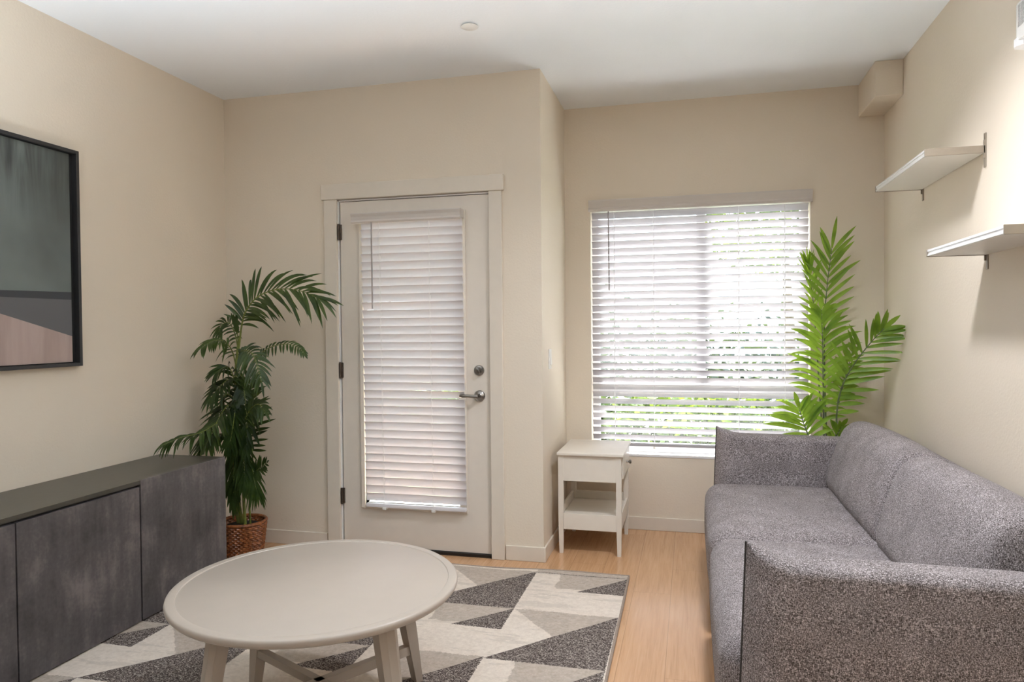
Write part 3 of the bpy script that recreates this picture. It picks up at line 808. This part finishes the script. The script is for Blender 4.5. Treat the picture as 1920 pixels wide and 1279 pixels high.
frond(pts=[(-2.528, 3.600, 0.870), (-2.522, 3.560, 0.996), (-2.533, 3.520, 1.090), (-2.545, 3.480, 1.092), (-2.572, 3.450, 1.064)], n=18, L=.12, width=.018, t0=.1, normal=(-.2, -.8, .5), ang=(70, 28), droop=.45, seed=18, **DK)
frond(pts=[(-2.529, 3.600, 0.592), (-2.471, 3.550, 0.755), (-2.394, 3.500, 0.853), (-2.312, 3.460, 0.895), (-2.253, 3.430, 0.864)], n=16, L=.12, width=.018, t0=.1, normal=(.1, -.85, .4), ang=(70, 28), droop=.4, seed=19, **DK)
frond(pts=[(-2.564, 3.600, 0.591), (-2.561, 3.520, 0.711), (-2.557, 3.440, 0.714), (-2.539, 3.360, 0.686)], n=15, L=.12, width=.018, t0=.1, normal=(-.2, -.7, .6), ang=(65, 28), droop=.45, seed=20, **DK)

RP = (.755, 4.400)
t = thing('floor_palm', 'bright green palm standing behind the sofa in the window corner', 'plant', (RP[0], RP[1], 0))
pot(t, RP, .105, .128, .22)
stems(t, M_stem2, [
    ([(RP[0], RP[1], .17), (0.746, 4.420, 0.470), (0.742, 4.430, 0.746)], .009),
    ([(RP[0]+.03, RP[1]+.02, .17), (0.770, 4.460, 0.463), (0.762, 4.480, 0.772)], .008),
    ([(RP[0]+.05, RP[1], .17), (0.803, 4.420, 0.472), (0.809, 4.410, 0.751)], .008),
    ([(RP[0]-.04, RP[1]-.01, .17), (0.719, 4.400, 0.473), (0.673, 4.360, 0.601)], .007)], limit_right)
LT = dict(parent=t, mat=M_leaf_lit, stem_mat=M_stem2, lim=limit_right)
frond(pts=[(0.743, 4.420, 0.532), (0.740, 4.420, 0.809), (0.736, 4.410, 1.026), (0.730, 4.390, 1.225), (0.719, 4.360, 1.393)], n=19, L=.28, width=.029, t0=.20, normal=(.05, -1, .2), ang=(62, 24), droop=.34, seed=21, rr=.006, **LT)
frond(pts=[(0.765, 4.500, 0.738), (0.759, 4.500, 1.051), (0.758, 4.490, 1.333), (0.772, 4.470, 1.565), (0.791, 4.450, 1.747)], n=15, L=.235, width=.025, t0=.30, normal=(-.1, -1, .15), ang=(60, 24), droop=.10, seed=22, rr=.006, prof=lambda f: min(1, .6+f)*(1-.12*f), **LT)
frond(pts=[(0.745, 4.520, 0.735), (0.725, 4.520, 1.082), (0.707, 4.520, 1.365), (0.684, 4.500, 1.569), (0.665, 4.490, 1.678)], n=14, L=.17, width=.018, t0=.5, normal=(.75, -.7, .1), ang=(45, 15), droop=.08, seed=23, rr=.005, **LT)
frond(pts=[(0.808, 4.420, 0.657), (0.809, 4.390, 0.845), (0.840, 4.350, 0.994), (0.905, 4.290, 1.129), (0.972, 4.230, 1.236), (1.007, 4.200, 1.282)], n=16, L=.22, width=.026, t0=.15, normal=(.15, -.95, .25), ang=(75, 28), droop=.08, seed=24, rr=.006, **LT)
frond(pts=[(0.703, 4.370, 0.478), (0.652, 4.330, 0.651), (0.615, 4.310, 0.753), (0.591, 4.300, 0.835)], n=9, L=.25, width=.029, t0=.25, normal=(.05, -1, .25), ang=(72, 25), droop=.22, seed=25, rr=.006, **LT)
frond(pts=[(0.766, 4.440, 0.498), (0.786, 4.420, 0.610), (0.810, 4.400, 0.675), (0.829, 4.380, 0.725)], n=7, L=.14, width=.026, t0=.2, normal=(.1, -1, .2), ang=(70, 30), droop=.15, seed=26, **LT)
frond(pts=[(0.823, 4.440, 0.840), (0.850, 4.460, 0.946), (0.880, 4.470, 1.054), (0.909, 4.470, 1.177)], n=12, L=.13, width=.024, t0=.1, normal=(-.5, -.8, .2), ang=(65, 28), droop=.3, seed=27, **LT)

# ------------------------------------------------------------------ outside
M_patio = plain('pale_concrete_patio', (.72, .71, .69), .8, var=.08, scale=5)
M_lawn = plain('sunlit_lawn', (.045, .07, .018), .9, var=.45, scale=30)
w = MB(); w.box((-9, YB+T+.01, -.14), (9, 5.1, -.03)); w.box((-1.0, 5.1, -.14), (9, 6.3, -.03)); struct('patio_ground', w, M_patio)
struct('lawn_ground', box((-14, 5.1, -.16), (14, 30, -.05)), M_lawn)
struct('added_sun_shade', box((XL-3, YB+T+.01, 2.50), (XC-T-.01, 5.9, 2.70)), M_patio)  # unseen slab, added to keep the sun off the door blind
struct('house_outer_wall', box((XL-6, YB-.0, -.1), (XL-T, YB+T, 3.0)), M_patio)
M_hedge = leaf_mat('hedge_leaf', (.012, .034, .006), (.085, .135, .024), .28)
def foliage(mb, fn, count, size, rnd):
    for _ in range(count):
        c = Vector(fn(rnd)); s_ = size*rnd.uniform(.6, 1.3)
        a = Vector((rnd.gauss(0, 1), rnd.gauss(0, 1), rnd.gauss(0, 1))).normalized()
        q = a.cross(Vector((rnd.gauss(0, 1), rnd.gauss(0, 1), rnd.gauss(0, 1)))).normalized()
        vs = [mb.bm.verts.new(c + p) for p in (a*s_, q*s_*.4, a*-s_, q*-s_*.4)]
        mb.bm.faces.new(vs)
rnd = random.Random(5)
mb = MB(); foliage(mb, lambda r: (r.uniform(-4.5, 3.5), 6.9 + r.gauss(0, .22), r.uniform(.0, .66)), 11000, .07, rnd)
o = mb.build('hedge', M_hedge); tag(o, 'low leafy green hedge outside beyond the window', 'hedge', kind='stuff')
M_bark = plain('grey_brown_bark', (.12, .095, .07), .9, var=.3)
for k, (x, y, h, rr) in enumerate(((1.15, 9.5, 2.9, 1.15), (-3.4, 11.0, 2.6, 1.2))):
    t = thing('garden_tree', ['leafy tree outside behind the right half of the window', 'leafy tree outside seen past the glazed door'][k], 'tree', (x, y, -.05))
    MB().tube([(x, y, -.05), (x+.05, y, h*.4), (x, y+.05, h*.8)], [.09, .07, .04], 8).build('trunk', M_bark, t, True)
    mb = MB()
    def fn(r, x=x, y=y, h=h, rr=rr):
        while True:
            v = Vector((r.uniform(-1, 1), r.uniform(-1, 1), r.uniform(-1, 1)))
            if v.length < 1: return (x+v.x*rr, y+v.y*rr, h+v.z*rr*.9)
    foliage(mb, fn, 1700, .085, rnd); mb.build('crown', M_hedge, t)
M_far = leaf_mat('distant_leaf', (.012, .022, .022), (.05, .075, .05), .2)
mb = MB(); foliage(mb, lambda r: (r.uniform(-7, 8), 13 + r.gauss(0, .5), abs(r.gauss(.6, .45))), 5200, .12, rnd)
o = mb.build('distant_hedge', M_far); tag(o, 'dark hedge line far outside behind the garden tree', 'hedge', kind='stuff')

# ------------------------------------------------------------------ light
wd = bpy.data.worlds.new('sky'); scene.world = wd; wd.use_nodes = True
bg = wd.node_tree.nodes['Background']; bg.inputs[0].default_value = (.80, .90, 1.0, 1); bg.inputs[1].default_value = 4.0
sun = bpy.data.lights.new('sun', 'SUN'); sun.energy = 40; sun.angle = R(1.2); sun.color = (1, .97, .95)
so = bpy.data.objects.new('sun', sun); C.objects.link(so); so.rotation_euler = (R(-38), R(-10), 0)
def portal(name, loc, sx, sy):
    l = bpy.data.lights.new(name, 'AREA'); l.shape = 'RECTANGLE'; l.size = sx; l.size_y = sy; l.cycles.is_portal = True
    o = bpy.data.objects.new(name, l); C.objects.link(o); o.location = loc; o.rotation_euler = (R(-90), 0, 0); return o
portal('daylight_portal_window', ((WX0+WX1)/2, YW+T+.02, (WZ0+WZ1)/2), WX1-WX0, WZ1-WZ0)
portal('daylight_portal_door', ((LX0+LX1)/2, YB+T+.02, (LZ0+LZ1)/2), LX1-LX0, LZ1-LZ0)
def lamp(name, loc, power, rad, col=(1, .97, .93)):
    l = bpy.data.lights.new(name, 'POINT'); l.energy = power; l.shadow_soft_size = rad; l.color = col
    o = bpy.data.objects.new(name, l); C.objects.link(o); o.location = loc
def fill_uplight(name, loc, power, col=(.83, .92, 1)):
    """added fill spot without a fixture, aimed up at the ceiling"""
    l = bpy.data.lights.new(name, 'SPOT'); l.energy = power; l.color = col; l.shadow_soft_size = .14
    l.spot_size = R(124); l.spot_blend = .75
    o = bpy.data.objects.new(name, l); C.objects.link(o); o.location = loc; o.rotation_euler = (R(180), 0, 0)
fill_uplight('added_uplight', (-1.9, .95, .78), 145)  # unseen spots, added to brighten the ceiling and walls
fill_uplight('added_uplight', (.55, 1.0, .78), 150)

def fill_downlight(name, loc, power, cone, col):
    l = bpy.data.lights.new(name, 'SPOT'); l.energy = power; l.color = col; l.shadow_soft_size = .11
    l.spot_size = R(cone); l.spot_blend = .8
    o = bpy.data.objects.new(name, l); C.objects.link(o); o.location = (loc[0], loc[1], ZC-.03)
    w = MB(); w.lathe([(.085, ZC-.001), (.085, ZC-.006), (.115, ZC-.006), (.118, ZC-.001)], (loc[0], loc[1], 0), 40)
    struct('added_downlight_trim', w, M_plastic, smooth=True)  # ring made up to go with the added spot
fill_downlight('added_downlight', (.25, 2.62), 95, 146, (.93, .94, 1))  # unseen ceiling spot, added to brighten the sofa, floor and right wall
# ------------------------------------------------------------------ camera
cam = bpy.data.cameras.new('camera'); co = bpy.data.objects.new('camera', cam); C.objects.link(co)
cam.sensor_width = 36; cam.lens = 25.073; cam.clip_start = .05
co.matrix_world = Matrix([[0.969923, 0.004034, 0.243378, 0.0], [0.243253, 0.019987, -0.969757, 0.0], [-0.008777, 0.999792, 0.018404, 1.302452], [0.0, 0.0, 0.0, 1.0]])
scene.camera = co
scene.view_settings.view_transform = 'Standard'; scene.view_settings.look = 'None'
scene.view_settings.exposure = .86; scene.view_settings.gamma = 1
scene.view_settings.use_curve_mapping = False
scene.cycles.use_denoising = True
scene.cycles.max_bounces = 14; scene.cycles.diffuse_bounces = 8; scene.cycles.transmission_bounces = 10; scene.cycles.transparent_max_bounces = 16
scene.cycles.sample_clamp_indirect = 6
